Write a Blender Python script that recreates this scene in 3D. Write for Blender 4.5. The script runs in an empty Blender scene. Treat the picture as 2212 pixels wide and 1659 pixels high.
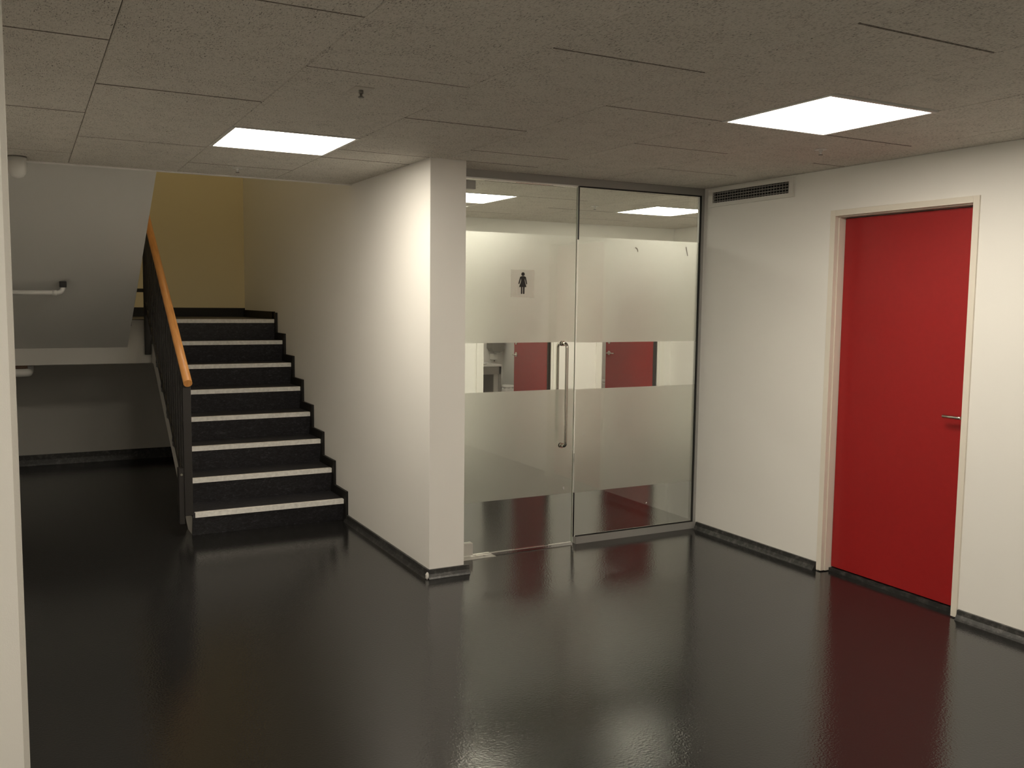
import bpy, bmesh, math, random
from mathutils import Vector, Matrix
random.seed(7)
S = bpy.context.scene
COL = S.collection

# ------------------------------------------------------------------ camera, world, exposure
cam_d = bpy.data.cameras.new('camera')
cam_d.sensor_width = 36.0
cam_d.lens = 1971.812 / 2212 * 36.0
cam_d.clip_start = 0.05
cam = bpy.data.objects.new('camera', cam_d)
COL.objects.link(cam)
YAW, PITCH, ROLL = 0.4904, -0.0899, 0.0112
fw = Vector((math.sin(YAW) * math.cos(PITCH), math.cos(YAW) * math.cos(PITCH), math.sin(PITCH)))
r0 = Vector((math.cos(YAW), -math.sin(YAW), 0))
u0 = r0.cross(fw)
rt = r0 * math.cos(ROLL) + u0 * math.sin(ROLL)
up = -r0 * math.sin(ROLL) + u0 * math.cos(ROLL)
M = Matrix((rt, up, -fw)).transposed().to_4x4()
M.translation = Vector((-1.996, -4.719, 1.58))
cam.matrix_world = M
S.camera = cam

w = bpy.data.worlds.new('world')
S.world = w
w.use_nodes = True
w.node_tree.nodes['Background'].inputs[0].default_value = (1.0, 0.93, 0.8, 1)
w.node_tree.nodes['Background'].inputs[1].default_value = 0.004

LAMP_W = 28.0                    # emission of the ceiling panels
LAMP_COL = (1.0, 0.91, 0.76, 1)
S.view_settings.view_transform = 'Standard'
S.view_settings.look = 'None'
S.view_settings.exposure = 0.0
S.view_settings.gamma = 1.0
S.view_settings.use_curve_mapping = False
S.cycles.max_bounces = 12
S.cycles.diffuse_bounces = 6
S.cycles.glossy_bounces = 5
S.cycles.transmission_bounces = 10
S.cycles.transparent_max_bounces = 16
S.cycles.sample_clamp_indirect = 60.0
S.cycles.use_denoising = True
S.cycles.caustics_reflective = True
S.cycles.caustics_refractive = True
S.cycles.blur_glossy = 0.2

# ------------------------------------------------------------------ dimensions (metres)
H = 2.363          # ceiling
R = 2.144          # right wall plane
G = 0.261          # front face of glazing line
PW = 0.2175        # partition thickness
D1 = 1.375         # edge of the ceiling at the stairwell
BY = 4.85          # far wall of the stairwell
XL = -2.35         # left wall
YB = -7.6          # wall behind the camera
TOP = 4.7          # top of the stairwell
RB = 3.1           # rear wall of the washroom lobby
RX = 4.1           # right wall of the washroom lobby
CB = 5.2           # rear wall of the cubicles

# ------------------------------------------------------------------ materials
def mat(name):
    m = bpy.data.materials.new(name); m.use_nodes = True
    nt = m.node_tree
    return m, nt, nt.nodes['Principled BSDF'], nt.nodes['Material Output']

def N(nt, t, **kw):
    n = nt.nodes.new(t)
    for k, v in kw.items():
        if k in n.inputs: n.inputs[k].default_value = v
        else: setattr(n, k, v)
    return n

def coords(nt, scale=(1, 1, 1), rot=(0, 0, 0)):
    g = nt.nodes.new('ShaderNodeNewGeometry')
    mp = nt.nodes.new('ShaderNodeMapping')
    mp.inputs['Scale'].default_value = scale
    mp.inputs['Rotation'].default_value = rot
    nt.links.new(g.outputs['Position'], mp.inputs['Vector'])
    return mp.outputs['Vector']

def plain(name, col, rough=0.5, metal=0.0, spec=0.5, bump=0.0, bscale=200, var=0.0, vscale=3):
    m, nt, b, o = mat(name)
    b.inputs['Base Color'].default_value = (*col, 1)
    b.inputs['Roughness'].default_value = rough
    b.inputs['Metallic'].default_value = metal
    b.inputs['Specular IOR Level'].default_value = spec
    v = coords(nt)
    if var:
        n = N(nt, 'ShaderNodeTexNoise', Scale=vscale, Detail=5.0)
        nt.links.new(v, n.inputs['Vector'])
        r = N(nt, 'ShaderNodeValToRGB')
        r.color_ramp.elements[0].position = 0.3; r.color_ramp.elements[1].position = 0.7
        r.color_ramp.elements[0].color = (*[c * (1 - var) for c in col], 1)
        r.color_ramp.elements[1].color = (*[min(1, c * (1 + var)) for c in col], 1)
        nt.links.new(n.outputs['Fac'], r.inputs[0]); nt.links.new(r.outputs[0], b.inputs['Base Color'])
    if bump:
        n = N(nt, 'ShaderNodeTexNoise', Scale=bscale, Detail=3.0)
        nt.links.new(v, n.inputs['Vector'])
        bp = N(nt, 'ShaderNodeBump', Strength=bump, Distance=0.002)
        nt.links.new(n.outputs['Fac'], bp.inputs['Height']); nt.links.new(bp.outputs[0], b.inputs['Normal'])
    return m

WALL = plain('white_paint', (0.88, 0.865, 0.83), 0.55, spec=0.3, bump=0.10, bscale=350)
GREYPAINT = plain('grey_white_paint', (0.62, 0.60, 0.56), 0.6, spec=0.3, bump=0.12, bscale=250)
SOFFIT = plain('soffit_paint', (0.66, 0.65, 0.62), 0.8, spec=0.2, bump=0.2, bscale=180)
YELLOW = plain('pale_yellow_paint', (0.80, 0.70, 0.46), 0.6, spec=0.3, bump=0.1, bscale=350)
CREAM = plain('cream_gloss_paint', (0.80, 0.75, 0.66), 0.35, spec=0.4)
OFFWHITE = plain('off_white_paint', (0.86, 0.84, 0.79), 0.4, spec=0.4)
SKBLACK = plain('black_skirting', (0.014, 0.013, 0.012), 0.55, spec=0.3)
PALEMETAL = plain('pale_satin_metal', (0.60, 0.585, 0.54), 0.4, metal=0.2)
SEAL = plain('grey_brush_seal', (0.42, 0.41, 0.38), 0.5)
ALU = plain('satin_aluminium', (0.36, 0.355, 0.34), 0.42, metal=0.25, spec=0.5, bump=0.02, bscale=600)
STEEL = plain('brushed_steel', (0.62, 0.59, 0.53), 0.24, metal=1.0)
BLACK = plain('black_rubber_and_gap_shade', (0.012, 0.011, 0.010), 0.6)
DARKMETAL = plain('dark_grey_powder_coat', (0.027, 0.024, 0.022), 0.55, spec=0.35)
RED = plain('red_laminate', (0.34, 0.013, 0.014), 0.38, spec=0.35, bump=0.04, bscale=500, var=0.03, vscale=40)
WHITEPL = plain('white_plastic', (0.72, 0.71, 0.68), 0.35)
PIPE = plain('white_painted_pipe', (0.70, 0.69, 0.66), 0.4)
GREYPL = plain('grey_plastic_and_gap_shade', (0.16, 0.15, 0.13), 0.4)
VANITY = plain('grey_laminate', (0.30, 0.28, 0.25), 0.5)
PORC = plain('white_porcelain', (0.82, 0.81, 0.78), 0.12)
NOSE = plain('pale_grey_nosing', (0.84, 0.82, 0.78), 0.6, var=0.12, vscale=45, bump=0.1)
RUST = plain('rusty_steel', (0.09, 0.05, 0.028), 0.7, var=0.3, vscale=60)
PICTO = plain('black_print', (0.012, 0.010, 0.009), 0.5)
RAWEDGE = plain('raw_board_edge', (0.19, 0.165, 0.14), 0.95, var=0.5, vscale=60)
CHIP = plain('bare_plaster_chip', (0.62, 0.61, 0.58), 0.8)
CAVITY_SHADE = plain('cavity_shade', (0.012, 0.012, 0.012), 0.9)
FINS = plain('dull_metal_fin', (0.30, 0.285, 0.26), 0.5)

def m_skirting():
    m, nt, b, o = mat('dark_cove_resin')
    v = coords(nt)
    n = N(nt, 'ShaderNodeTexNoise', Scale=26.0, Detail=8.0, Roughness=0.75)
    nt.links.new(v, n.inputs['Vector'])
    r = N(nt, 'ShaderNodeValToRGB')
    r.color_ramp.elements[0].position = 0.48; r.color_ramp.elements[0].color = (0.022, 0.022, 0.021, 1)
    r.color_ramp.elements[1].position = 0.78; r.color_ramp.elements[1].color = (0.13, 0.125, 0.118, 1)
    nt.links.new(n.outputs['Fac'], r.inputs[0]); nt.links.new(r.outputs[0], b.inputs['Base Color'])
    b.inputs['Roughness'].default_value = 0.35
    n2 = N(nt, 'ShaderNodeTexNoise', Scale=160.0, Detail=3.0); nt.links.new(v, n2.inputs['Vector'])
    bp = N(nt, 'ShaderNodeBump', Strength=0.4, Distance=0.002)
    nt.links.new(n2.outputs['Fac'], bp.inputs['Height']); nt.links.new(bp.outputs[0], b.inputs['Normal'])
    return m
SKIRT = m_skirting()

def m_floor():
    m, nt, b, o = mat('black_poured_resin')
    v = coords(nt)
    n = N(nt, 'ShaderNodeTexNoise', Scale=420.0, Detail=2.0)
    nt.links.new(v, n.inputs['Vector'])
    r = N(nt, 'ShaderNodeValToRGB')
    r.color_ramp.elements[0].position = 0.35; r.color_ramp.elements[0].color = (0.009, 0.009, 0.009, 1)
    r.color_ramp.elements[1].position = 0.75; r.color_ramp.elements[1].color = (0.032, 0.031, 0.030, 1)
    nt.links.new(n.outputs['Fac'], r.inputs[0])
    # faint scuffs
    s = N(nt, 'ShaderNodeTexNoise', Scale=3.2, Detail=9.0, Roughness=0.7, Distortion=0.6)
    nt.links.new(v, s.inputs['Vector'])
    sr = N(nt, 'ShaderNodeValToRGB')
    sr.color_ramp.elements[0].position = 0.66; sr.color_ramp.elements[0].color = (0, 0, 0, 1)
    sr.color_ramp.elements[1].position = 0.80; sr.color_ramp.elements[1].color = (0.045, 0.043, 0.042, 1)
    nt.links.new(s.outputs['Fac'], sr.inputs[0])
    ad = N(nt, 'ShaderNodeMix', data_type='RGBA', blend_type='ADD')
    ad.inputs['Factor'].default_value = 1.0
    nt.links.new(r.outputs[0], ad.inputs[6]); nt.links.new(sr.outputs[0], ad.inputs[7])
    nt.links.new(ad.outputs[2], b.inputs['Base Color'])
    b.inputs['Roughness'].default_value = 0.11
    b.inputs['Specular IOR Level'].default_value = 0.5
    n1 = N(nt, 'ShaderNodeTexNoise', Scale=100.0, Detail=2.0, Roughness=0.5)
    nt.links.new(v, n1.inputs['Vector'])
    bp = N(nt, 'ShaderNodeBump', Strength=0.30, Distance=0.002)
    nt.links.new(n1.outputs['Fac'], bp.inputs['Height'])
    nt.links.new(bp.outputs[0], b.inputs['Normal'])
    return m
FLOOR = m_floor()

def m_lino():
    m, nt, b, o = mat('dark_marbled_linoleum')
    v = coords(nt, (1, 1, 2.2))
    n = N(nt, 'ShaderNodeTexNoise', Scale=34.0, Detail=8.0, Roughness=0.72, Distortion=1.2)
    nt.links.new(v, n.inputs['Vector'])
    r = N(nt, 'ShaderNodeValToRGB')
    e = r.color_ramp.elements
    e[0].position = 0.36; e[0].color = (0.013, 0.012, 0.012, 1)
    e[1].position = 0.74; e[1].color = (0.13, 0.125, 0.135, 1)
    k = e.new(0.55); k.color = (0.030, 0.029, 0.033, 1)
    nt.links.new(n.outputs['Fac'], r.inputs[0]); nt.links.new(r.outputs[0], b.inputs['Base Color'])
    b.inputs['Roughness'].default_value = 0.42
    return m
LINO = m_lino()

def m_ceiling():
    m, nt, b, o = mat('wood_wool_board')
    facs = []
    for i, (sc, rz) in enumerate([((60, 300, 60), 0.4), ((300, 55, 60), 0.25), ((220, 70, 60), 0.95)]):
        v = coords(nt, sc, (0, 0, rz))
        n = N(nt, 'ShaderNodeTexNoise', Scale=1.0, Detail=2.0, Roughness=0.55)
        nt.links.new(v, n.inputs['Vector'])
        facs.append(n.outputs['Fac'])
    a = N(nt, 'ShaderNodeMath', operation='MINIMUM'); nt.links.new(facs[0], a.inputs[0]); nt.links.new(facs[1], a.inputs[1])
    a2 = N(nt, 'ShaderNodeMath', operation='MINIMUM'); nt.links.new(a.outputs[0], a2.inputs[0]); nt.links.new(facs[2], a2.inputs[1])
    big = N(nt, 'ShaderNodeTexNoise', Scale=9.0, Detail=4.0); nt.links.new(coords(nt), big.inputs['Vector'])
    bm_ = N(nt, 'ShaderNodeMath', operation='MULTIPLY_ADD'); bm_.inputs[1].default_value = 0.12; bm_.inputs[2].default_value = -0.06
    nt.links.new(big.outputs['Fac'], bm_.inputs[0])
    sm = N(nt, 'ShaderNodeMath', operation='ADD'); nt.links.new(a2.outputs[0], sm.inputs[0]); nt.links.new(bm_.outputs[0], sm.inputs[1])
    r = N(nt, 'ShaderNodeValToRGB')
    e = r.color_ramp.elements
    e[0].position = 0.265; e[0].color = (0.05, 0.046, 0.04, 1)
    e[1].position = 0.43; e[1].color = (0.68, 0.645, 0.585, 1)
    k = e.new(0.325); k.color = (0.47, 0.445, 0.40, 1)
    nt.links.new(sm.outputs[0], r.inputs[0]); nt.links.new(r.outputs[0], b.inputs['Base Color'])
    b.inputs['Roughness'].default_value = 0.95
    b.inputs['Specular IOR Level'].default_value = 0.1
    bp = N(nt, 'ShaderNodeBump', Strength=0.5, Distance=0.004)
    nt.links.new(sm.outputs[0], bp.inputs['Height']); nt.links.new(bp.outputs[0], b.inputs['Normal'])
    return m
BOARD = m_ceiling()

def m_wood():
    m, nt, b, o = mat('varnished_beech')
    v = coords(nt, (60, 4, 4))
    n = N(nt, 'ShaderNodeTexNoise', Scale=1.5, Detail=6.0)
    nt.links.new(v, n.inputs['Vector'])
    r = N(nt, 'ShaderNodeValToRGB')
    r.color_ramp.elements[0].color = (0.62, 0.26, 0.070, 1); r.color_ramp.elements[1].color = (0.80, 0.38, 0.115, 1)
    r.color_ramp.elements[0].position = 0.3; r.color_ramp.elements[1].position = 0.7
    nt.links.new(n.outputs['Fac'], r.inputs[0]); nt.links.new(r.outputs[0], b.inputs['Base Color'])
    b.inputs['Roughness'].default_value = 0.4
    return m
WOOD = m_wood()

def m_glass():
    m, nt, b, o = mat('clear_glass')
    nt.nodes.remove(b)
    t = N(nt, 'ShaderNodeBsdfTransparent'); t.inputs[0].default_value = (0.95, 0.97, 0.95, 1)
    g = N(nt, 'ShaderNodeBsdfGlossy'); g.inputs['Roughness'].default_value = 0.0
    g.inputs[0].default_value = (1, 1, 1, 1)
    f = N(nt, 'ShaderNodeFresnel', IOR=1.42)
    mx = N(nt, 'ShaderNodeMixShader')
    nt.links.new(f.outputs[0], mx.inputs[0]); nt.links.new(t.outputs[0], mx.inputs[1]); nt.links.new(g.outputs[0], mx.inputs[2])
    nt.links.new(mx.outputs[0], o.inputs[0])
    return m
GLASS = m_glass()

def m_edge():
    m, nt, b, o = mat('polished_glass_edge')
    b.inputs['Base Color'].default_value = (0.86, 0.88, 0.82, 1)
    b.inputs['Roughness'].default_value = 0.15
    b.inputs['Transmission Weight'].default_value = 0.35
    return m
GEDGE = m_edge()

def m_frost():
    m, nt, b, o = mat('frosted_film')
    nt.nodes.remove(b)
    rf = N(nt, 'ShaderNodeBsdfRefraction'); rf.inputs['Roughness'].default_value = 0.68
    rf.inputs['IOR'].default_value = 1.5; rf.inputs[0].default_value = (0.98, 0.98, 0.96, 1)
    tl = N(nt, 'ShaderNodeBsdfTranslucent'); tl.inputs[0].default_value = (0.85, 0.84, 0.81, 1)
    df = N(nt, 'ShaderNodeBsdfDiffuse'); df.inputs[0].default_value = (0.75, 0.74, 0.71, 1)
    rn = N(nt, 'ShaderNodeBsdfRefraction'); rn.inputs['Roughness'].default_value = 0.28
    rn.inputs['IOR'].default_value = 1.5; rn.inputs[0].default_value = (0.98, 0.98, 0.96, 1)
    m0 = N(nt, 'ShaderNodeMixShader'); m0.inputs[0].default_value = 0.64
    nt.links.new(rf.outputs[0], m0.inputs[1]); nt.links.new(rn.outputs[0], m0.inputs[2])
    m1 = N(nt, 'ShaderNodeMixShader'); m1.inputs[0].default_value = 0.06
    nt.links.new(m0.outputs[0], m1.inputs[1]); nt.links.new(tl.outputs[0], m1.inputs[2])
    m2 = N(nt, 'ShaderNodeMixShader'); m2.inputs[0].default_value = 0.12
    nt.links.new(m1.outputs[0], m2.inputs[1]); nt.links.new(df.outputs[0], m2.inputs[2])
    nt.links.new(m2.outputs[0], o.inputs[0])
    return m
FROST = m_frost()

def m_sticker():
    m, nt, b, o = mat('pale_sticker_film')
    nt.nodes.remove(b)
    t = N(nt, 'ShaderNodeBsdfTransparent'); t.inputs[0].default_value = (1, 1, 1, 1)
    d = N(nt, 'ShaderNodeBsdfDiffuse'); d.inputs[0].default_value = (0.72, 0.67, 0.63, 1)
    tl = N(nt, 'ShaderNodeBsdfTranslucent'); tl.inputs[0].default_value = (0.8, 0.76, 0.72, 1)
    m1 = N(nt, 'ShaderNodeMixShader'); m1.inputs[0].default_value = 0.5
    nt.links.new(d.outputs[0], m1.inputs[1]); nt.links.new(tl.outputs[0], m1.inputs[2])
    m2 = N(nt, 'ShaderNodeMixShader'); m2.inputs[0].default_value = 0.26
    nt.links.new(t.outputs[0], m2.inputs[1]); nt.links.new(m1.outputs[0], m2.inputs[2])
    nt.links.new(m2.outputs[0], o.inputs[0])
    return m
STICK = m_sticker()

def m_emit():
    m, nt, b, o = mat('lit_diffuser')
    nt.nodes.remove(b)
    e = N(nt, 'ShaderNodeEmission'); e.inputs[0].default_value = LAMP_COL; e.inputs[1].default_value = LAMP_W
    nt.links.new(e.outputs[0], o.inputs[0])
    return m
EMIT = m_emit()

# ------------------------------------------------------------------ geometry helpers
def box(bm, x0, x1, y0, y1, z0, z1, bevel=0.0, rot=None, piv=None):
    vs = [bm.verts.new((x, y, z)) for x in (x0, x1) for y in (y0, y1) for z in (z0, z1)]
    idx = [(0, 1, 3, 2), (4, 6, 7, 5), (0, 4, 5, 1), (2, 3, 7, 6), (0, 2, 6, 4), (1, 5, 7, 3)]
    fs = [bm.faces.new([vs[i] for i in f]) for f in idx]
    if bevel:
        es = list({e for f in fs for e in f.edges})
        r = bmesh.ops.bevel(bm, geom=es, offset=bevel, segments=2, affect='EDGES', profile=0.6)
        vs = list({v for f in r['faces'] for v in f.verts} | {v for v in vs if v.is_valid})
    if rot is not None:
        bmesh.ops.transform(bm, matrix=Matrix.Translation(piv) @ rot @ Matrix.Translation(-Vector(piv)), verts=[v for v in vs if v.is_valid])
    return vs

def prism(bm, pts, axis, a, b):
    """extrude a 2D outline between a and b along axis ('x': pts are (y,z); 'y': (x,z); 'z': (x,y))"""
    def P(p, t):
        return {'x': (t, p[0], p[1]), 'y': (p[0], t, p[1]), 'z': (p[0], p[1], t)}[axis]
    A = [bm.verts.new(P(p, a)) for p in pts]; B = [bm.verts.new(P(p, b)) for p in pts]
    n = len(pts)
    bm.faces.new(A); bm.faces.new(B[::-1])
    for i in range(n):
        bm.faces.new([A[i], B[i], B[(i + 1) % n], A[(i + 1) % n]])

def cyl(bm, c, d, r, L, n=20, r2=None):
    """cylinder from point c along direction d"""
    d = Vector(d).normalized(); q = d.to_track_quat('Z', 'Y').to_matrix()
    r2 = r if r2 is None else r2
    A = []; B = []
    for i in range(n):
        t = 2 * math.pi * i / n
        o = q @ Vector((math.cos(t), math.sin(t), 0))
        A.append(bm.verts.new(Vector(c) + o * r)); B.append(bm.verts.new(Vector(c) + d * L + o * r2))
    bm.faces.new(A[::-1]); bm.faces.new(B)
    for i in range(n):
        f = bm.faces.new([A[i], A[(i + 1) % n], B[(i + 1) % n], B[i]]); f.smooth = True

def lathe(bm, c, prof, n=24):
    """profile of (radius, z) about the vertical through c"""
    rings = []
    for r, z in prof:
        rings.append([bm.verts.new((c[0] + r * math.cos(2 * math.pi * i / n), c[1] + r * math.sin(2 * math.pi * i / n), c[2] + z)) for i in range(n)])
    for a, b in zip(rings, rings[1:]):
        for i in range(n):
            f = bm.faces.new([a[i], a[(i + 1) % n], b[(i + 1) % n], b[i]]); f.smooth = True
    bm.faces.new(rings[0][::-1]); bm.faces.new(rings[-1])

def rounded(path, rad, seg=6):
    out = [Vector(path[0])]
    for p, q, s in zip(path, path[1:], path[2:]):
        p, q, s = Vector(p), Vector(q), Vector(s)
        a = q + (p - q).normalized() * rad; b = q + (s - q).normalized() * rad
        for i in range(seg + 1):
            t = i / seg
            out.append(a.lerp(q, t).lerp(q.lerp(b, t), t))
    out.append(Vector(path[-1]))
    return out

def sweep(bm, pts, r, n=14):
    pts = [Vector(p) for p in pts]
    T = [(pts[min(i + 1, len(pts) - 1)] - pts[max(i - 1, 0)]).normalized() for i in range(len(pts))]
    u = T[0].orthogonal().normalized()
    rings = []
    for p, t in zip(pts, T):
        u = (u - t * u.dot(t)).normalized(); v = t.cross(u)
        rings.append([bm.verts.new(p + (u * math.cos(2 * math.pi * i / n) + v * math.sin(2 * math.pi * i / n)) * r) for i in range(n)])
    for a, b in zip(rings, rings[1:]):
        for i in range(n):
            f = bm.faces.new([a[i], a[(i + 1) % n], b[(i + 1) % n], b[i]]); f.smooth = True
    bm.faces.new(rings[0][::-1]); bm.faces.new(rings[-1])

def link(name, bm, m, parent=None, label=None):
    bmesh.ops.recalc_face_normals(bm, faces=bm.faces[:])
    me = bpy.data.meshes.new(name); bm.to_mesh(me); bm.free()
    me.materials.append(m)
    o = bpy.data.objects.new(name, me); COL.objects.link(o)
    if parent is not None:
        o.parent = parent
        o.matrix_parent_inverse = Matrix.Translation(-parent.location)
    if label: o['label'] = label
    return o

def part(name, m, parent, *boxes, bevel=0.0, label=None):
    bm = bmesh.new()
    for b in boxes: box(bm, *b, bevel=bevel)
    return link(name, bm, m, parent, label)

def empty(name, loc, label=None, cat=None, group=None, kind=None):
    o = bpy.data.objects.new(name, None); COL.objects.link(o)
    o.location = loc; o.empty_display_size = 0.1
    tag(o, label, cat, group, kind)
    return o

def tag(o, label=None, cat=None, group=None, kind=None):
    if label: o['label'] = label
    if cat: o['category'] = cat
    if group: o['group'] = group
    if kind: o['kind'] = kind
    return o

def struct(name, m, *boxes, label=None, cat=None, bevel=0.0):
    o = part(name, m, None, *boxes, bevel=bevel)
    return tag(o, label, cat, None, 'structure')

def clone(src, delta, label=None, group=None):
    """copy a thing with its parts and sub-parts, moved by delta"""
    r = src.copy(); COL.objects.link(r); r.location = Vector(src.location) + Vector(delta)
    if label: r['label'] = label
    if group: r['group'] = group
    def kids(a, b):
        for ch in list(a.children):
            c = ch.copy(); COL.objects.link(c); c.parent = b
            c.matrix_parent_inverse = ch.matrix_parent_inverse.copy()
            kids(ch, c)
    kids(src, r)
    return r

# ------------------------------------------------------------------ room shell
struct('floor', FLOOR, (XL - .15, 5.4, YB - .15, CB + .15, -0.12, 0.0),
       label='glossy black poured resin floor running through hall and washroom', cat='floor')
struct('wall_right', WALL, (R, R + .16, YB, -1.80 - .0, 0, H), (R, R + .16, -0.872, G + .06, 0, H), (R, R + .16, -1.80, -0.872, 2.122, H),
       label='white painted wall with the red door and the air vent', cat='wall')
struct('wall_middle', WALL, (0, PW, 0, BY, 0, TOP),
       label='white partition wall with its narrow end between stairs and glass door', cat='wall')
struct('wall_left', WALL, (XL - .15, XL, YB, BY, 0, TOP), label='white wall along the left of hall and stairs', cat='wall')
struct('wall_nib', WALL, (XL, -2.027, -2.62, -2.50, 0, H), label='near white wall end cropped by the left picture edge', cat='wall')
struct('wall_back', WALL, (XL - .15, R + .16, YB - .15, YB, 0, H), label='white wall closing the hall opposite the glass door', cat='wall')
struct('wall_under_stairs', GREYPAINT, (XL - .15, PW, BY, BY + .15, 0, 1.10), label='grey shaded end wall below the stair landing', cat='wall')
struct('wall_stairwell', YELLOW, (XL - .15, PW, BY, BY + .15, 1.10, TOP), label='pale yellow end wall behind the stair landing', cat='wall')
struct('wall_upper', WALL, (XL - .15, PW, D1 - 3.2, D1 - 3.05, H + .12, TOP), label='upper wall closing the stairwell over the hall ceiling', cat='wall')
struct('floor_upper', GREYPAINT, (XL, 0.0, D1 - 3.05, D1 + .012, H + .13, H + .40), label='edge of the upper floor over the hall', cat='floor')
struct('ceiling_upper', WALL, (XL - .15, PW, D1 - 3.2, BY + .15, TOP, TOP + .12), label='plain ceiling at the top of the stairwell', cat='ceiling')
nib = empty('trim_1', (-2.022, -2.56, 0), 'narrow grey edge strip on the near left wall end', 'trim', None, 'structure')
part('edge_strip', GREYPAINT, nib, (-2.027, -2.0165, -2.603, -2.50, 0.37, H))
part('plinth', WALL, nib, (-2.027, -2.015, -2.612, -2.50, 0.0, 0.37), label='white foot of the edge strip')

# washroom shell
struct('wall_washroom_front', WALL, (R + .161, RX, G - .06, G + .06, 0, H), label='white front wall of washroom lobby to right of glass', cat='wall')
struct('wall_washroom_right', WALL, (RX, RX + .12, G - .06, RB, 0, H), label='white right-hand wall inside the washroom lobby', cat='wall')
OA = (1.845, 2.64); OB = (3.20, 3.95); OH = 2.06
struct('wall_washroom_rear', WALL, (PW, OA[0], RB, RB + .1, 0, H), (OA[1], OB[0], RB, RB + .1, 0, H), (OB[1], 5.2, RB, RB + .1, 0, H),
       (OA[0], OA[1], RB, RB + .1, OH, H), (OB[0], OB[1], RB, RB + .1, OH, H), label='white washroom wall holding the two open red doors', cat='wall')
struct('wall_cubicle_rear', WALL, (PW, 5.4, CB, CB + .12, 0, H), label='white rear wall of the two toilet cubicles', cat='wall')
struct('wall_cubicle_middle', WALL, (3.17, 3.25, RB + .1, CB, 0, H), label='white partition between the two toilet cubicles', cat='wall')
struct('wall_cubicle_left', WALL, (1.55, 1.65, RB + .1, CB, 0, H), label='white left wall of the first cubicle', cat='wall')
struct('wall_cubicle_right', WALL, (5.2, 5.32, RB, CB, 0, H), label='white right wall of the second cubicle', cat='wall')

# ------------------------------------------------------------------ ceiling boards, each its own part
JX = [-2.345, -1.738, -1.130, -0.525, 0.080, 0.682, 1.284, 1.889, R]
PERIOD = 1.255
ceil = struct('ceiling', GREYPAINT, (XL - .15, R + .16, YB, 0.0, H + .022, H + .12), (XL - .15, 0.0, 0.0, D1 - .01, H + .022, H + .12),
              (PW, RX + .12, 0.0, RB, H + .022, H + .12), (PW, 5.4, RB, CB + .1, H + .0, H + .12),
              label='grey wood wool board ceiling with staggered joints', cat='ceiling')
LIGHTS = [(-0.829, -0.066), (0.983, -1.897)]
WLIGHTS = [(0.982, 1.640), (2.850, 1.640)]
HLIGHTS = [(-0.829, -3.60), (0.983, -5.43)]
HALF = 0.303
allL = LIGHTS + WLIGHTS + HLIGHTS
boards = {}
def board(x0, x1, y0, y1):
    key = (round(x1 - x0, 3), round(y1 - y0, 3))
    if key not in boards:
        bm = bmesh.new()
        hx, hy = (x1 - x0) / 2 - .0009, (y1 - y0) / 2 - .0012
        bx, by, bz = 0.002, 0.0045, 0.0045
        cs = ((-1, -1), (1, -1), (1, 1), (-1, 1))
        lo = [bm.verts.new((sx * (hx - bx), sy * (hy - by), 0)) for sx, sy in cs]
        mi = [bm.verts.new((sx * hx, sy * hy, bz)) for sx, sy in cs]
        hi = [bm.verts.new((sx * hx, sy * hy, 0.022)) for sx, sy in cs]
        bm.faces.new(lo[::-1]); bm.faces.new(hi)
        for a, b in ((lo, mi), (mi, hi)):
            for i in range(4):
                f = bm.faces.new([a[i], a[(i + 1) % 4], b[(i + 1) % 4], b[i]])
                if i % 2 == 0 or a is mi: f.material_index = 1      # raw, unpainted board edge
        bmesh.ops.recalc_face_normals(bm, faces=bm.faces[:])
        me = bpy.data.meshes.new('ceiling_board'); bm.to_mesh(me); bm.free(); me.materials.append(BOARD); me.materials.append(RAWEDGE)
        boards[key] = me
    o = bpy.data.objects.new('ceiling_board', boards[key]); COL.objects.link(o)
    o.location = ((x0 + x1) / 2, (y0 + y1) / 2, H + random.uniform(-.0006, .0006)); o.parent = ceil

def column(x0, x1, ya, yb, phase):
    cuts = []
    k = math.floor((ya - phase) / PERIOD)
    y = phase + k * PERIOD
    ys = []
    while y < yb + PERIOD:
        ys.append(y); y += PERIOD
    segs = [(max(a, ya), min(b, yb)) for a, b in zip(ys, ys[1:])]
    for (lx, ly) in allL:
        if x0 - .05 < lx < x1 + .05 and ya < ly < yb:
            ns = []
            for a, b in segs:
                if b <= ly - HALF or a >= ly + HALF: ns.append((a, b)); continue
                if a < ly - HALF: ns.append((a, ly - HALF))
                if b > ly + HALF: ns.append((ly + HALF, b))
            segs = ns
    for a, b in segs:
        if b - a > 0.035: board(x0, x1, a, b)
A0, B0 = -1.60, -0.955
for i, (x0, x1) in enumerate(zip(JX, JX[1:])):
    ph = A0 if i % 2 == 0 else B0
    if x1 <= 0: column(x0, x1, YB, D1 - .012, ph)
    elif x0 < 0:
        column(x0, x1, YB, 0.0, ph); column(x0, 0.0, 0.0, D1 - .012, ph)
    elif x0 < PW:
        column(x0, x1, YB, 0.0, ph); column(PW, x1, 0.0, RB, 0.385)
    else: column(x0, x1, YB, G, ph); column(x0, x1, G, RB, 0.70 if i % 2 else 0.083)
for x0, x1, ph in ((R, 2.547, 0.70), (2.547, 3.153, 0.083), (3.153, 3.757, 0.70), (3.757, RX, 0.083)):
    column(x0, x1, G, RB, ph)
struct('trim_2', WALL, (XL, 0.0, D1 - .012, D1 + .012, H - .007, H + .125), label='pale edging along the ceiling at the stairwell', cat='trim')

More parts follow.
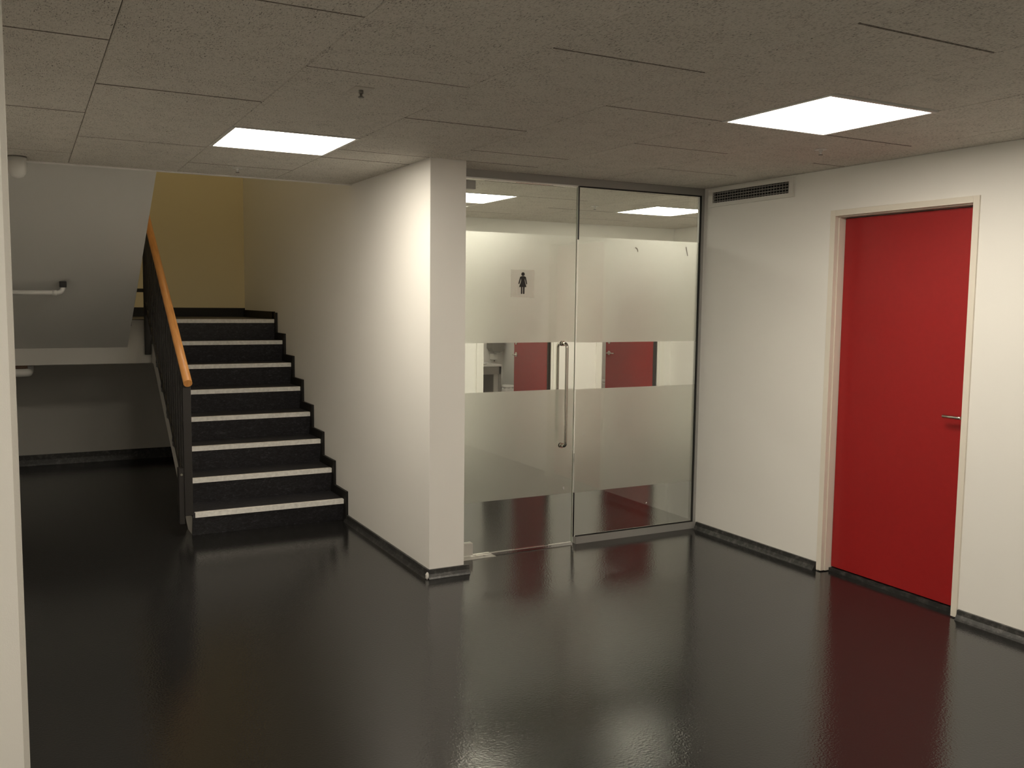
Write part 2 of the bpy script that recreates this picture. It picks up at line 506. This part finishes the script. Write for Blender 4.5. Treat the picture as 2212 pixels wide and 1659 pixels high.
# ------------------------------------------------------------------ lamps
def ceiling_light(x, y, label):
    t = empty('ceiling_light', (x, y, H), label, 'ceiling light', None)
    bm = bmesh.new()
    o_, i_ = HALF - .001, HALF - .018
    z0, z1 = H - .004, H + .020
    for (a, b, c, d) in ((-o_, o_, -o_, -i_), (-o_, o_, i_, o_), (-o_, -i_, -i_, i_), (i_, o_, -i_, i_)):
        box(bm, x + a, x + b, y + c, y + d, z0, z1)
    link('frame', bm, WHITEPL, t)
    bm = bmesh.new()
    c = 0.014; q = []
    for sx, sy in ((1, 1), (-1, 1), (-1, -1), (1, -1)):
        cx, cy = x + sx * (i_ - c), y + sy * (i_ - c)
        a0 = math.atan2(sy, sx) - math.pi / 4
        for k in range(5):
            t_ = a0 + k * math.pi / 8
            q.append((cx + c * math.cos(t_), cy + c * math.sin(t_)))
    prism(bm, q, 'z', H + .002, H + .012)
    link('diffuser', bm, EMIT, t)
    return t
ceiling_light(*LIGHTS[0], 'lit square ceiling panel light nearest the stairs')
ceiling_light(*LIGHTS[1], 'lit square ceiling panel light in front of the red door')
ceiling_light(*WLIGHTS[0], 'lit square panel light behind the glass door, partly hidden by wall end')
ceiling_light(*WLIGHTS[1], 'lit square panel light seen through the fixed glass pane')
ceiling_light(*HLIGHTS[0], 'lit square ceiling panel light over the near left of the hall')
ceiling_light(*HLIGHTS[1], 'lit square ceiling panel light over the near right of the hall')

def m_warm():
    m, nt, b, o = mat('lit_warm_diffuser')
    nt.nodes.remove(b)
    e = N(nt, 'ShaderNodeEmission'); e.inputs[0].default_value = (1.0, 0.80, 0.46, 1); e.inputs[1].default_value = 9.0
    nt.links.new(e.outputs[0], o.inputs[0])
    return m
ul = empty('ceiling_light', (-0.6, 3.0, TOP), 'round warm lamp at the top of the stairwell', 'ceiling light')
bm = bmesh.new(); lathe(bm, (-0.6, 3.0, TOP), [(.30, 0), (.30, -.03), (.285, -.032)], 32); link('rim', bm, WHITEPL, ul)
bm = bmesh.new(); lathe(bm, (-0.6, 3.0, TOP), [(.285, -.033), (.27, -.06), (.20, -.085), (.02, -.095)], 32); link('shade', bm, m_warm(), ul)

for lx, ly, lab in ((2.45, 4.25, 'round downlight in the ceiling of the left cubicle'), (4.25, 4.25, 'round downlight in the ceiling of the right cubicle')):
    t = empty('downlight', (lx, ly, H), lab, 'ceiling light')
    bm = bmesh.new(); lathe(bm, (lx, ly, H), [(.175, 0), (.175, -.006), (.15, -.010)], 32); link('rim', bm, WHITEPL, t)
    bm = bmesh.new(); lathe(bm, (lx, ly, H - .010), [(.148, 0), (.14, -.006), (.02, -.010)], 32); link('diffuser', bm, EMIT, t)

# ------------------------------------------------------------------ skirting
def cove(name, p0, p1, nrm, label, h=0.048, d=0.020, s=None):
    """coved skirting from p0 to p1 (xy), projecting along nrm"""
    bm = bmesh.new()
    n = Vector((nrm[0], nrm[1], 0)); a = Vector((*p0, 0)); b = Vector((*p1, 0))
    prof = [(0, 0), (d, 0), (d * .80, h * .18), (d * .52, h * .52), (d * .40, h * .97), (d * .34, h), (0, h)]
    A = [bm.verts.new(a + n * t + Vector((0, 0, z))) for t, z in prof]
    B = [bm.verts.new(b + n * t + Vector((0, 0, z))) for t, z in prof]
    bm.faces.new(A); bm.faces.new(B[::-1])
    for i in range(len(prof)):
        bm.faces.new([A[i], B[i], B[(i + 1) % len(prof)], A[(i + 1) % len(prof)]])
    o = link(name, bm, SKIRT)
    return tag(o, label, 'skirting', None, 'structure')
cove('baseboard_middle', (0, -0.012), (0, 1.50), (-1, 0), 'dark coved skirting from the stairs along the partition', d=.03, h=.05)
pf = cove('baseboard_front', (-0.012, 0), (PW + .03, 0), (0, -1), 'short dark skirting on the narrow partition end', d=.03, h=.05)
cove('baseboard_right', (R, G - .02), (R, -0.862), (-1, 0), 'dark worn skirting between glass pane and red door frame', d=.035, h=.05)
cove('baseboard_right', (R, -1.81), (R, YB), (-1, 0), 'dark skirting to the right of the red door', d=.035, h=.05)
cove('baseboard_left', (XL, -2.5), (XL, BY), (1, 0), 'dark skirting under the stairs along the left wall', h=.09)
cove('baseboard_rear', (XL, BY), (0, BY), (0, -1), 'black skirting at the foot of the wall below the stairs', h=.10)
cove('baseboard_washroom', (PW, RB), (1.80, RB), (0, -1), 'dark skirting left of the first cubicle door')
cove('baseboard_washroom', (2.71, RB), (3.13, RB), (0, -1), 'dark skirting between the cubicle doors')
cove('baseboard_washroom_right', (RX, RB), (RX, G + .06), (-1, 0), 'dark skirting on the washroom right wall')
bm = bmesh.new()
bmesh.ops.create_icosphere(bm, subdivisions=2, radius=1.0)
for v in bm.verts:
    k = 1 + 0.25 * math.sin(v.co.x * 5 + v.co.z * 7) * math.cos(v.co.y * 6)
    v.co = Vector((-0.022 + v.co.x * .010 * k, -0.022 + v.co.y * .010 * k, 0.020 + v.co.z * .020 * k))
link('chipped_corner', bm, CHIP, pf, 'white chipped patch at the corner')

# ------------------------------------------------------------------ staircase, lower flight
Y1, Z1, GO, RI = 1.514, 0.158, 0.2855, 0.177
SX = -1.05
ny = lambda i: Y1 + GO * (i - 1)
nz = lambda i: Z1 + RI * (i - 1)
ZL = nz(8)
st = empty('staircase', (-0.52, 1.514, 0), 'dark linoleum stair flight with pale nosings rising to the landing', 'staircase')
bm = bmesh.new()
prof = [(1.575, 0.0), (1.76, 0.0), (3.46, 1.027), (3.56, 1.027), (3.56, ZL - .03)]
for i in range(8, 0, -1):
    y = ny(i)
    o8 = .055 if i < 8 else .042
    prof.append((y + o8, nz(i) - .03))
    prof.append((y + o8, nz(i - 1) - .03 if i > 1 else 0.02))
prof[-1] = (1.575, 0.0)
seen = []
for p in prof:
    if not seen or (abs(p[0] - seen[-1][0]) + abs(p[1] - seen[-1][1])) > 1e-4: seen.append(p)
if abs(seen[0][0] - seen[-1][0]) + abs(seen[0][1] - seen[-1][1]) < 1e-4: seen.pop()
prism(bm, seen, 'x', SX, -0.002)
link('flight_body', bm, GREYPAINT, st, 'light grey painted concrete side and underside')
for i in range(1, 9):
    y, z = ny(i), nz(i)
    zb = nz(i - 1) if i > 1 else 0.0
    part('tread', LINO, st, (SX - .002, -0.002, y + .006, (y + GO + .05) if i < 8 else 3.560, z - .03, z))
    bm = bmesh.new()
    prism(bm, [(y + .006, z - .030), (y + .026, z - .028), (y + (.068 if i < 8 else .045), zb), (y + (.048 if i < 8 else .028), zb)], 'x', SX - .002, -0.002)
    link('riser', bm, LINO, st)
    bm = bmesh.new()
    prism(bm, [(y, z + .003), (y + .034, z + .003), (y + .034, z - .001), (y + .0055, z - .001), (y + .0055, z - .030), (y, z - .030)], 'x', SX + .012, -0.022)
    link('nosing_strip', bm, NOSE, st, None)
# stepped skirting against the partition
bm = bmesh.new()
for i in range(1, 9):
    y, z = ny(i), nz(i)
    zb = nz(i - 1) if i > 1 else 0.0
    y2 = ny(i + 1) - .035 if i < 8 else 3.55
    box(bm, -0.018, -0.0005, y - .035, y + .09, zb - (.0 if i == 1 else .02), z + .062)
    box(bm, -0.018, -0.0005, y + .09, y2 + .004, z - .02, z + .062)
link('side_skirting', bm, SKBLACK, st, 'black stepped skirting against the partition wall')

# ------------------------------------------------------------------ landing
la = empty('stair_landing', (-1.1, 4.2, 1.03), 'concrete stair landing with pale front beam under the slanted soffit', 'landing')
part('slab', GREYPAINT, la, (XL + .002, -0.002, 3.565, BY - .002, 1.027, ZL - .006), label='light grey slab and beam')
part('floor_covering', LINO, la, (XL + .002, -0.002, 3.561, BY - .002, ZL - .006, ZL), label='dark linoleum')
part('skirting', SKBLACK, la, (XL + .002, -0.002, BY - .018, BY - .002, ZL, ZL + .088), (-0.018, -0.002, 3.56, BY - .018, ZL, ZL + .070), label='black skirting around the landing')

# ------------------------------------------------------------------ upper flight (seen from below)
FX0, FX1 = XL + .005, -1.24
SL = (2.363 - 1.163) / (3.56 - 1.43)
zs = lambda y: 2.363 + 0.0 - (y - 1.43) * SL
fl = empty('staircase', (-1.8, 3.4, 1.03), 'grey slanted underside of the upper stair flight beside the railing', 'staircase')
bm = bmesh.new()
ptop = []
YT, YE = 1.392, 3.560
pr = [(YE, zs(YE)), (YT, zs(YT)), (YT, zs(YT) + .34)]
n = 7
for k in range(n):
    y = YT + (YE - YT) / n * k
    yn = YT + (YE - YT) / n * (k + 1)
    z = zs(YT) + .34 - (zs(YT) - zs(YE)) / n * (k + 1)
    pr.append((y, z)); pr.append((yn, z))
cl = []
for p in pr:
    if not cl or abs(p[0] - cl[-1][0]) + abs(p[1] - cl[-1][1]) > 1e-4: cl.append(p)
prism(bm, cl, 'x', FX0, FX1)
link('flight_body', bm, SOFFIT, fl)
bm = bmesh.new()
prism(bm, [(3.30, 1.60), (3.557, 1.34), (3.557, 1.52), (3.30, 1.72)], 'x', FX1, FX1 + .035)
link('edge_skirting', bm, BLACK, fl, 'black skirting on the flight edge')

# ------------------------------------------------------------------ railing
RXP = -1.085
rl = empty('stair_railing', (RXP, 1.5, 0.1), 'dark metal stair railing with round wooden handrail and close bars', 'railing')
zn = lambda y: Z1 + (y - Y1) * RI / GO
hz = lambda y: 1.03 + (y - 1.45) * RI / GO
bm = bmesh.new()
cyl(bm, (-1.077, 1.45, hz(1.45)), (RXP + .0 + 1.077, 3.66 - 1.45, hz(3.66) - hz(1.45)), 0.0275, math.dist((0, 1.45, hz(1.45)), (0, 3.66, hz(3.66))), 24)
link('handrail', bm, WOOD, rl, 'round varnished wooden handrail')
part('post', DARKMETAL, rl, (-1.107, -1.056, 1.475, 1.515, 0.155, hz(1.50) - .035), bevel=.003)
part('post', DARKMETAL, rl, (-1.107, -1.060, 3.515, 3.555, 1.10, hz(3.53) - .035), bevel=.003)
bm = bmesh.new()
prism(bm, [(1.48, hz(1.48) - .068), (3.555, hz(3.555) - .068), (3.555, hz(3.555) - .035), (1.48, hz(1.48) - .035)], 'x', RXP - .012, RXP + .012)
link('top_rail', bm, DARKMETAL, rl)
LB = 0.09
bm = bmesh.new()
prism(bm, [(1.50, zn(1.50) + LB), (3.55, zn(3.55) + LB), (3.55, zn(3.55) + LB + .05), (1.50, zn(1.50) + LB + .05)], 'x', RXP - .012, RXP + .012)
link('bottom_rail', bm, DARKMETAL, rl)
y = 1.60
while y < 3.50:
    bm = bmesh.new()
    box(bm, RXP - .006, RXP + .006, y - .02, y + .02, zn(y) + LB + .02, hz(y) - .05)
    link('baluster', bm, DARKMETAL, rl)
    y += 0.108
br = part('mounting_plate', DARKMETAL, rl, (-1.14, -1.107, 1.485, 1.56, 0.10, 0.47), bevel=.002)
bm = bmesh.new(); cyl(bm, (-1.123, 1.487, 0.43), (0, -1, 0), 0.008, 0.006, 10)
link('bolt', bm, STEEL, br)
part('bracket', DARKMETAL, rl, (-1.185, -1.107, 3.52, 3.55, 1.625, 1.655), label='short dark stub at the landing')

# ------------------------------------------------------------------ pipes and sensor at the left
p1 = empty('drain_pipe', (-1.9, 2.5, 1.6), 'white pipe with elbow and black clamp under the slanted soffit', 'pipe')
bm = bmesh.new()
yq = 2.60
sweep(bm, rounded([(XL, yq, 1.607), (-1.745, yq, 1.607), (-1.745, yq, 1.66)], .045), .0165, 16)
link('tube', bm, PIPE, p1)
bm = bmesh.new(); cyl(bm, (-1.815, yq, 1.607), (1, 0, 0), .0195, .028, 16); link('collar', bm, PIPE, p1)
part('clamp', BLACK, p1, (-1.768, -1.722, yq - .020, yq + .020, 1.646, 1.689), bevel=.004, label='black pipe clamp')
p2 = empty('drain_pipe', (-2.1, 3.55, .97), 'short white pipe end below the landing beam', 'pipe')
bm = bmesh.new()
sweep(bm, rounded([(XL, 3.55, .968), (-1.985, 3.55, .968), (-1.975, 3.70, .970), (-1.975, 3.70, 1.018)], .035), .032, 16)
link('tube', bm, PIPE, p2)
part('bracket', RUST, p2, (-2.20, -1.985, 3.57, 3.61, 0.985, 1.0265), label='rusty brown bracket')
dt = empty('motion_sensor', (-2.0, 1.2, H), 'white rounded ceiling sensor beside the near left wall end', 'sensor')
bm = bmesh.new()
lathe(bm, (-2.004, 1.20, H), [(.046, 0), (.046, -.075), (.042, -.095), (.030, -.112), (.012, -.120), (.002, -.121)])
link('housing', bm, WHITEPL, dt)
bm = bmesh.new(); lathe(bm, (-2.004, 1.20, H), [(.050, 0.0), (.050, -.006), (.046, -.007)]); link('gap_shade_ring', bm, GREYPL, dt)  # dark ring paints the shade of the gap under the ceiling

# ------------------------------------------------------------------ sprinklers
PLATE = plain('dull_cream_plate', (0.55, 0.52, 0.47), 0.7)
def sprinkler(x, y, label, plate):
    t = empty('sprinkler_head', (x, y, H), label, 'sprinkler')
    bm = bmesh.new()
    if plate: box(bm, x - .036, x + .036, y - .05, y + .05, H - .003, H)
    else: cyl(bm, (x, y, H), (0, 0, -1), .030, .004, 20)
    link('cover_plate', bm, PLATE if plate else WHITEPL, t)
    bm = bmesh.new(); cyl(bm, (x, y, H - .003), (0, 0, -1), .009, .012, 12); cyl(bm, (x, y, H - .015), (0, 0, -1), .005, .012, 10)
    link('body', bm, GREYPL if plate else WHITEPL, t)
    bm = bmesh.new(); cyl(bm, (x, y, H - .027), (0, 0, -1), .011, .003, 14)
    link('deflector', bm, GREYPL, t)
sprinkler(-0.859, -1.366, 'small sprinkler on square plate in the near ceiling', True)
sprinkler(-0.838, 0.981, 'small white sprinkler between left ceiling light and stairwell', False)
sprinkler(1.574, -1.309, 'small white sprinkler just beyond the right ceiling light', False)
sprinkler(2.133, 1.617, 'small sprinkler seen through the fixed glass pane', False)

# ------------------------------------------------------------------ glazing: fixed pane
GY0, GY1 = G + .015, G + .025          # the glass itself
wn = empty('window_1', (1.64, G, 0), 'fixed glass pane with frosted bands in aluminium frame', 'glass panel', None, 'structure')
part('head_rail', ALU, wn, (PW, R, G, G + .045, 2.316, H), label='aluminium head rail')
part('side_rail', ALU, wn, (2.123, R, G, G + .045, 0.047, 2.316), label='aluminium upright beside the right wall')
part('bottom_rail', ALU, wn, (1.152, R, G, G + .045, 0.0, 0.047), label='aluminium bottom rail')
part('pane', GLASS, wn, (1.143, 2.123, GY0, GY1, 0.047, 2.316))
part('gasket', BLACK, wn, (2.113, 2.123, G + .006, GY0 - .0005, 0.047, 2.316), (1.152, 2.123, G + .006, GY0 - .0005, 0.047, 0.055),
     (1.135, 2.123, G + .006, GY0 - .0005, 2.308, 2.316), (1.137, 1.142, G + .012, GY1, 0.047, 0.34), (1.137, 1.142, G + .012, GY1, 1.98, 2.316), label='black glazing gasket')
def film(parent, x0, x1, z0, z1):
    bm = bmesh.new()
    y = GY1 + .0006
    box(bm, x0, x1, y, y + .0008, z0, z1)
    return link('frosted_band', bm, FROST, parent)
film(wn, 1.1435, 2.1225, 1.322, 2.000); film(wn, 1.1435, 2.1225, 0.338, 1.019)
def smudge(parent, pts, wd, m):
    bm = bmesh.new()
    y = GY0 - .0012
    for (a, b) in zip(pts, pts[1:]):
        d = Vector((b[0] - a[0], b[1] - a[1])); nn = Vector((-d.y, d.x)).normalized() * wd / 2
        prism(bm, [(a[0] + nn.x, a[1] + nn.y), (b[0] + nn.x, b[1] + nn.y), (b[0] - nn.x, b[1] - nn.y), (a[0] - nn.x, a[1] - nn.y)], 'y', y, y + .0008)
    link('tape_residue', bm, m, parent)
SMUDGE = plain('grey_glue_residue', (0.55, 0.54, 0.50), 0.6)
smudge(wn, [(1.582, 1.946), (1.600, 1.936), (1.604, 1.918)], .008, SMUDGE)
smudge(wn, [(2.006, 1.965), (2.014, 1.93), (2.020, 1.905)], .007, SMUDGE)
smudge(wn, [(1.200, .716), (1.226, .722)], .005, WHITEPL)
smudge(wn, [(1.72, .215), (1.728, .222)], .006, WHITEPL)

# ------------------------------------------------------------------ glazing: door leaf
gd = empty('door_2', (0.67, G, 0), 'frameless glass door with frosted bands and long pull handle', 'glass door', None, 'structure')
part('pane', GLASS, gd, (PW + .012, 1.128, GY0, GY1, 0.014, 2.306))
part('glass_edge', GEDGE, gd, (1.128, 1.1325, GY0, GY1, 0.014, 2.306), label='bright polished edge of the door leaf')
part('bottom_seal', SEAL, gd, (0.41, 1.128, GY0 + .002, GY1 - .002, 0.009, 0.0135), label='grey seal under the leaf')
film(gd, PW + .0125, 1.1275, 1.326, 2.000); film(gd, PW + .0125, 1.1275, 0.340, 1.023)
smudge(gd, [(1.056, .388), (1.061, .372)], .010, WHITEPL)
part('patch_fitting', ALU, gd, (PW + .012, 0.404, GY0 - .014, GY1 + .014, 2.245, 2.298), bevel=.003, label='grey metal top pivot patch')
part('patch_fitting', PALEMETAL, gd, (PW + .012, 0.402, GY0 - .016, GY1 + .016, 0.016, 0.094), bevel=.003, label='pale metal bottom pivot patch')
hx_ = 1.036
for sgn in (-1, 1):
    yg = GY0 if sgn < 0 else GY1
    off = yg + sgn * .052
    bm = bmesh.new()
    sweep(bm, rounded([(hx_, yg, 1.318), (hx_, off, 1.318), (hx_, off, .660), (hx_, yg, .660)], .03), .0105, 14)
    hd = link('pull_handle', bm, STEEL, gd, 'stainless pull bar on the hall side' if sgn < 0 else 'stainless pull bar on the washroom side')
    bm = bmesh.new()
    for z in (1.318, .660): cyl(bm, (hx_, yg, z), (0, sgn, 0), .0165, .010, 18)
    link('rose', bm, STEEL, hd)
fp = empty('floor_plate', (0.45, G, 0), 'thin metal floor closer plate at the foot of the glass door', 'floor plate')
part('plate', PALEMETAL, fp, (PW + .02, 0.545, G - .035, G + .07, 0.0, 0.004), bevel=.001)
for sx, sy in ((0.485, G + .01), (0.44, G + .02)):
    bm = bmesh.new(); cyl(bm, (sx, sy, .004), (0, 0, 1), .008, .0014, 12)
    link('screw', bm, STEEL, fp)

# pictogram sign
sg = empty('restroom_sign', (0.737, G, 1.69), 'square pale sticker with black woman pictogram on glass door', 'sign')
part('backing', STICK, sg, (0.655, 0.818, GY0 - .0014, GY0 - .0006, 1.608, 1.777))
bm = bmesh.new()
px = lambda c: (0.7385 + (c[0] - 580) * .000852, 1.751 - (c[1] - 887) * .000752)
ya, yb = GY0 - .0030, GY0 - .0015
prism(bm, [px((580 + 14 * math.cos(t * math.pi / 10), 887 + 15 * math.sin(t * math.pi / 10))) for t in range(20)], 'y', ya, yb)
link('pictogram_head', bm, PICTO, sg)
bm = bmesh.new()
prism(bm, [px(p) for p in [(563, 908), (568, 904), (592, 904), (597, 908), (594, 940), (609, 993), (549, 993), (566, 940)]], 'y', ya, yb)
for a, b, wd in (((562, 909), (547, 966), 5.2), ((598, 909), (611, 966), 5.2)):
    d = Vector((b[0] - a[0], b[1] - a[1])).normalized(); n_ = Vector((-d.y, d.x)) * wd
    prism(bm, [px((a[0] + n_.x, a[1] + n_.y)), px((b[0] + n_.x * .8, b[1] + n_.y * .8)), px((b[0] + d.x * 4, b[1] + d.y * 4)), px((b[0] - n_.x * .8, b[1] - n_.y * .8)), px((a[0] - n_.x, a[1] - n_.y))], 'y', ya, yb)
for c in (570, 588):
    prism(bm, [px((c - 5.5, 990)), px((c + 5.5, 990)), px((c + 5.5, 1046)), px((c + 3, 1050)), px((c - 3, 1050)), px((c - 5.5, 1046))], 'y', ya, yb)
link('pictogram_body', bm, PICTO, sg)

# ------------------------------------------------------------------ front red door
def lever(parent, base, along, out, m=STEEL, L=.115):
    """lever handle: rose on the leaf at base, neck along out, grip along 'along'"""
    b = Vector(base); a = Vector(along); o = Vector(out)
    bm = bmesh.new()
    sweep(bm, rounded([b, b + o * .045, b + o * .045 + a * L], .014), .0085, 12)
    h = link('lever_handle', bm, m, parent)
    bm = bmesh.new(); cyl(bm, b, out, .024, .007, 20)
    link('rose', bm, m, h)
    return h
d1 = empty('door_1', (R, -1.335, 0), 'closed red door with white frame in the right wall', 'door', None, 'structure')
YA, YC, ZT = -0.872, -1.800, 2.122
ia, ic, it = -0.905, -1.770, 2.090
part('architrave', CREAM, d1, (R - .010, R + .02, ia, YA + .004, 0.006, ZT + .002), (R - .010, R + .02, YC - .004, ic, 0.006, ZT + .002), (R - .010, R + .02, ic, ia, it, ZT + .002), bevel=.002, label='white door frame facing')
part('jamb', CREAM, d1, (R + .02, R + .16, ia - .006, YA, 0.006, ZT), (R + .02, R + .16, YC, ic + .006, 0.006, ZT), (R + .02, R + .16, ic + .006, ia - .006, it - .006, ZT), label='white frame lining')
part('door_stop', CREAM, d1, (R + .105, R + .125, ia - .026, ia - .006, 0.006, it), (R + .105, R + .125, ic + .006, ic + .026, 0.006, it), (R + .105, R + .125, ic, ia, it - .026, it - .006))
lf = part('leaf', RED, d1, (R + .064, R + .104, ic + .010, ia - .010, 0.030, it - .012), bevel=.0015, label='plain red door leaf')
lever(lf, (R + .064, -1.744, 1.018), (0, 1, 0), (-1, 0, 0), L=.10)
part('threshold', SKIRT, d1, (R + .050, R + .16, ic + .006, ia - .006, 0.0, 0.022), label='dark door threshold')

# ------------------------------------------------------------------ air vent
vg = empty('air_vent', (R, -.18, 2.29), 'white wall vent grille with dark slats at the ceiling', 'vent')
vy0, vy1, vz0, vz1 = -0.572, 0.205, 2.232, 2.352
oy0, oy1, oz0, oz1 = -0.536, 0.162, 2.257, 2.328
bm = bmesh.new()
for b in ((vy0, vy1, vz0, oz0), (vy0, vy1, oz1, vz1), (vy0, oy0, oz0, oz1), (oy1, vy1, oz0, oz1)):
    box(bm, R - .016, R, b[0], b[1], b[2], b[3])
link('frame', bm, plain('vent_white', (0.74, 0.72, 0.68), 0.4), vg)
part('backing', CAVITY_SHADE, vg, (R - .002, R - .0005, oy0, oy1, oz0, oz1), label='black sheet standing in for the shade inside the duct')  # duct shade put into the sheet's colour, no hole behind it
for k in range(4):
    z = oz0 + (oz1 - oz0) * (k + .5) / 4
    part('slat', FINS, vg, (R - .014, R - .007, oy0, oy1, z - .0022, z + .0022))
for k in range(28):
    y = oy0 + (oy1 - oy0) * (k + .5) / 28
    part('fin', FINS, vg, (R - .007, R - .003, y - .0016, y + .0016, oz0, oz1))

# ------------------------------------------------------------------ washroom doors
def wc_door(name, O, ang, label):
    x0, x1 = O
    t = empty(name, ((x0 + x1) / 2, RB, 0), label, 'door', None, 'structure')
    part('architrave', OFFWHITE, t, (x0 - .055, x0 + .003, RB - .012, RB, 0, OH + .055), (x1 - .003, x1 + .055, RB - .012, RB, 0, OH + .055), (x0 + .003, x1 - .003, RB - .012, RB, OH, OH + .055), bevel=.002)
    part('jamb', OFFWHITE, t, (x0 - .0, x0 + .022, RB, RB + .1, 0, OH), (x1 - .022, x1, RB, RB + .1, 0, OH), (x0 + .022, x1 - .022, RB, RB + .1, OH - .022, OH))
    hx, hy = x1 - .030, RB + .075
    wl = x1 - x0 - .055
    rot = Matrix.Rotation(-math.radians(ang), 4, 'Z'); piv = Vector((hx, hy, 0))
    bm = bmesh.new(); box(bm, hx - wl, hx, hy, hy + .04, 0.02, OH - .028, rot=rot, piv=piv)
    leaf = link('leaf', bm, RED, t, 'red door leaf swung inward')
    R3 = rot.to_3x3()
    for s in (-1, 1):
        base = piv + R3 @ Vector((-wl + .055, 0 if s < 0 else .04, 1.02))
        lever(leaf, base, R3 @ Vector((1, 0, 0)), R3 @ Vector((0, s, 0)))
    bm = bmesh.new(); b = piv + R3 @ Vector((-wl + .055, 0, 1.14)); cyl(bm, b, R3 @ Vector((0, -1, 0)), .018, .008, 16)
    link('lock_rosette', bm, STEEL, leaf)
    part('hinge_gap_shadow', BLACK, t, (x1 - .026, x1 - .022, RB + .012, RB + .074, 0.02, OH - .03), label='black strip standing in for the shadow in the hinge gap')  # rebate shadow beside the leaf, painted as a black strip
wc_door('door_3', OA, 92, 'left red door behind the glass, wide open beside the washbasin')
wc_door('door_4', OB, 78, 'right red door behind the glass, nearest the fixed pane')

# ------------------------------------------------------------------ washroom fittings
wb = empty('washbasin', (2.55, 4.95, 0), 'white washbasin counter with grey front in the left cubicle', 'washbasin')
bm = bmesh.new()
bx0, bx1, by0, by1 = 2.12, 2.905, 4.72, CB - .002
box(bm, bx0, bx1, by0, by1, .825, .850, bevel=.004)
link('counter', bm, PORC, wb)
bm = bmesh.new(); lathe(bm, (2.62, 4.92, .850), [(.17, 0), (.19, .012), (.185, .016), (.15, .010), (.08, .004), (.01, .003)], 28)
link('bowl', bm, PORC, wb)
part('apron', VANITY, wb, (bx0, bx1, by0 + .01, by0 + .03, .735, .825))
part('side_panel', VANITY, wb, (bx1 - .03, bx1, by0 + .01, by1, .0, .825))
part('side_panel', VANITY, wb, (bx0, bx0 + .03, by0 + .01, by1, .0, .825))
part('leg_panel', GREYPAINT, wb, (bx1 - .085, bx1 - .031, by0 + .03, by0 + .05, .0, .735), label='paler leg panel')
bm = bmesh.new(); sweep(bm, rounded([(2.62, 5.12, .85), (2.62, 5.12, 1.0), (2.62, 4.98, 1.0), (2.62, 4.98, .96)], .04), .012)
link('tap', bm, STEEL, wb)
td = empty('towel_dispenser', (3.01, 5.14, 1.2), 'dark grey paper towel dispenser above the counter end', 'dispenser')
bm = bmesh.new(); prism(bm, [(2.945, 1.30), (3.115, 1.30), (3.115, 1.005), (3.085, .975), (2.975, .975), (2.945, 1.02)], 'y', 5.06, CB - .001)
link('housing', bm, GREYPL, td)
part('paper_slot', BLACK, td, (2.99, 3.07, 5.075, 5.12, .969, .9755))
sd = empty('soap_dispenser', (2.985, 5.16, 1.0), 'small white soap dispenser below the dark towel dispenser', 'soap dispenser')
bm = bmesh.new(); box(bm, 2.985, 3.04, 5.10, CB - .001, .875, .955, bevel=.012); link('body', bm, WHITEPL, sd)
bm = bmesh.new(); cyl(bm, (3.012, 5.12, .876), (0, 0, -1), .008, .02, 10); link('nozzle', bm, GREYPL, sd)
def bin_(x, y, label, r=.10):
    t = empty('waste_bin', (x, y, 0), label, 'bin')
    bm = bmesh.new(); lathe(bm, (x, y, 0), [(r * .82, 0), (r * .86, .02), (r, .54), (r * 1.02, .545)], 28); link('body', bm, WHITEPL, t)
    bm = bmesh.new()
    n_ = 36; rings = []
    for k, (rr, z) in enumerate(((1.03, .44), (1.06, .50), (1.05, .56), (.96, .57), (.93, .54))):
        rings.append([bm.verts.new((x + r * rr * (1 + .02 * math.sin(i * 2.7 + k)) * math.cos(2 * math.pi * i / n_), y + r * rr * (1 + .02 * math.sin(i * 2.7 + k)) * math.sin(2 * math.pi * i / n_), z + .006 * math.sin(i * 1.9))) for i in range(n_)])
    for a, b in zip(rings, rings[1:]):
        for i in range(n_):
            f = bm.faces.new([a[i], a[(i + 1) % n_], b[(i + 1) % n_], b[i]]); f.smooth = True
    link('liner', bm, plain('thin_white_bag', (0.75, 0.74, 0.71), 0.3), t, 'crinkled white bag over the rim')
    bm = bmesh.new(); lathe(bm, (x, y, .57), [(r * .96, 0), (r * .98, .012), (r * .8, .028), (r * .1, .034)], 28); link('lid', bm, WHITEPL, t)
bin_(3.02, 4.80, 'white waste bin between the washbasin and the open red door', .095)
bin_(4.50, 5.02, 'white waste bin glimpsed beside the right red door edge', .10)
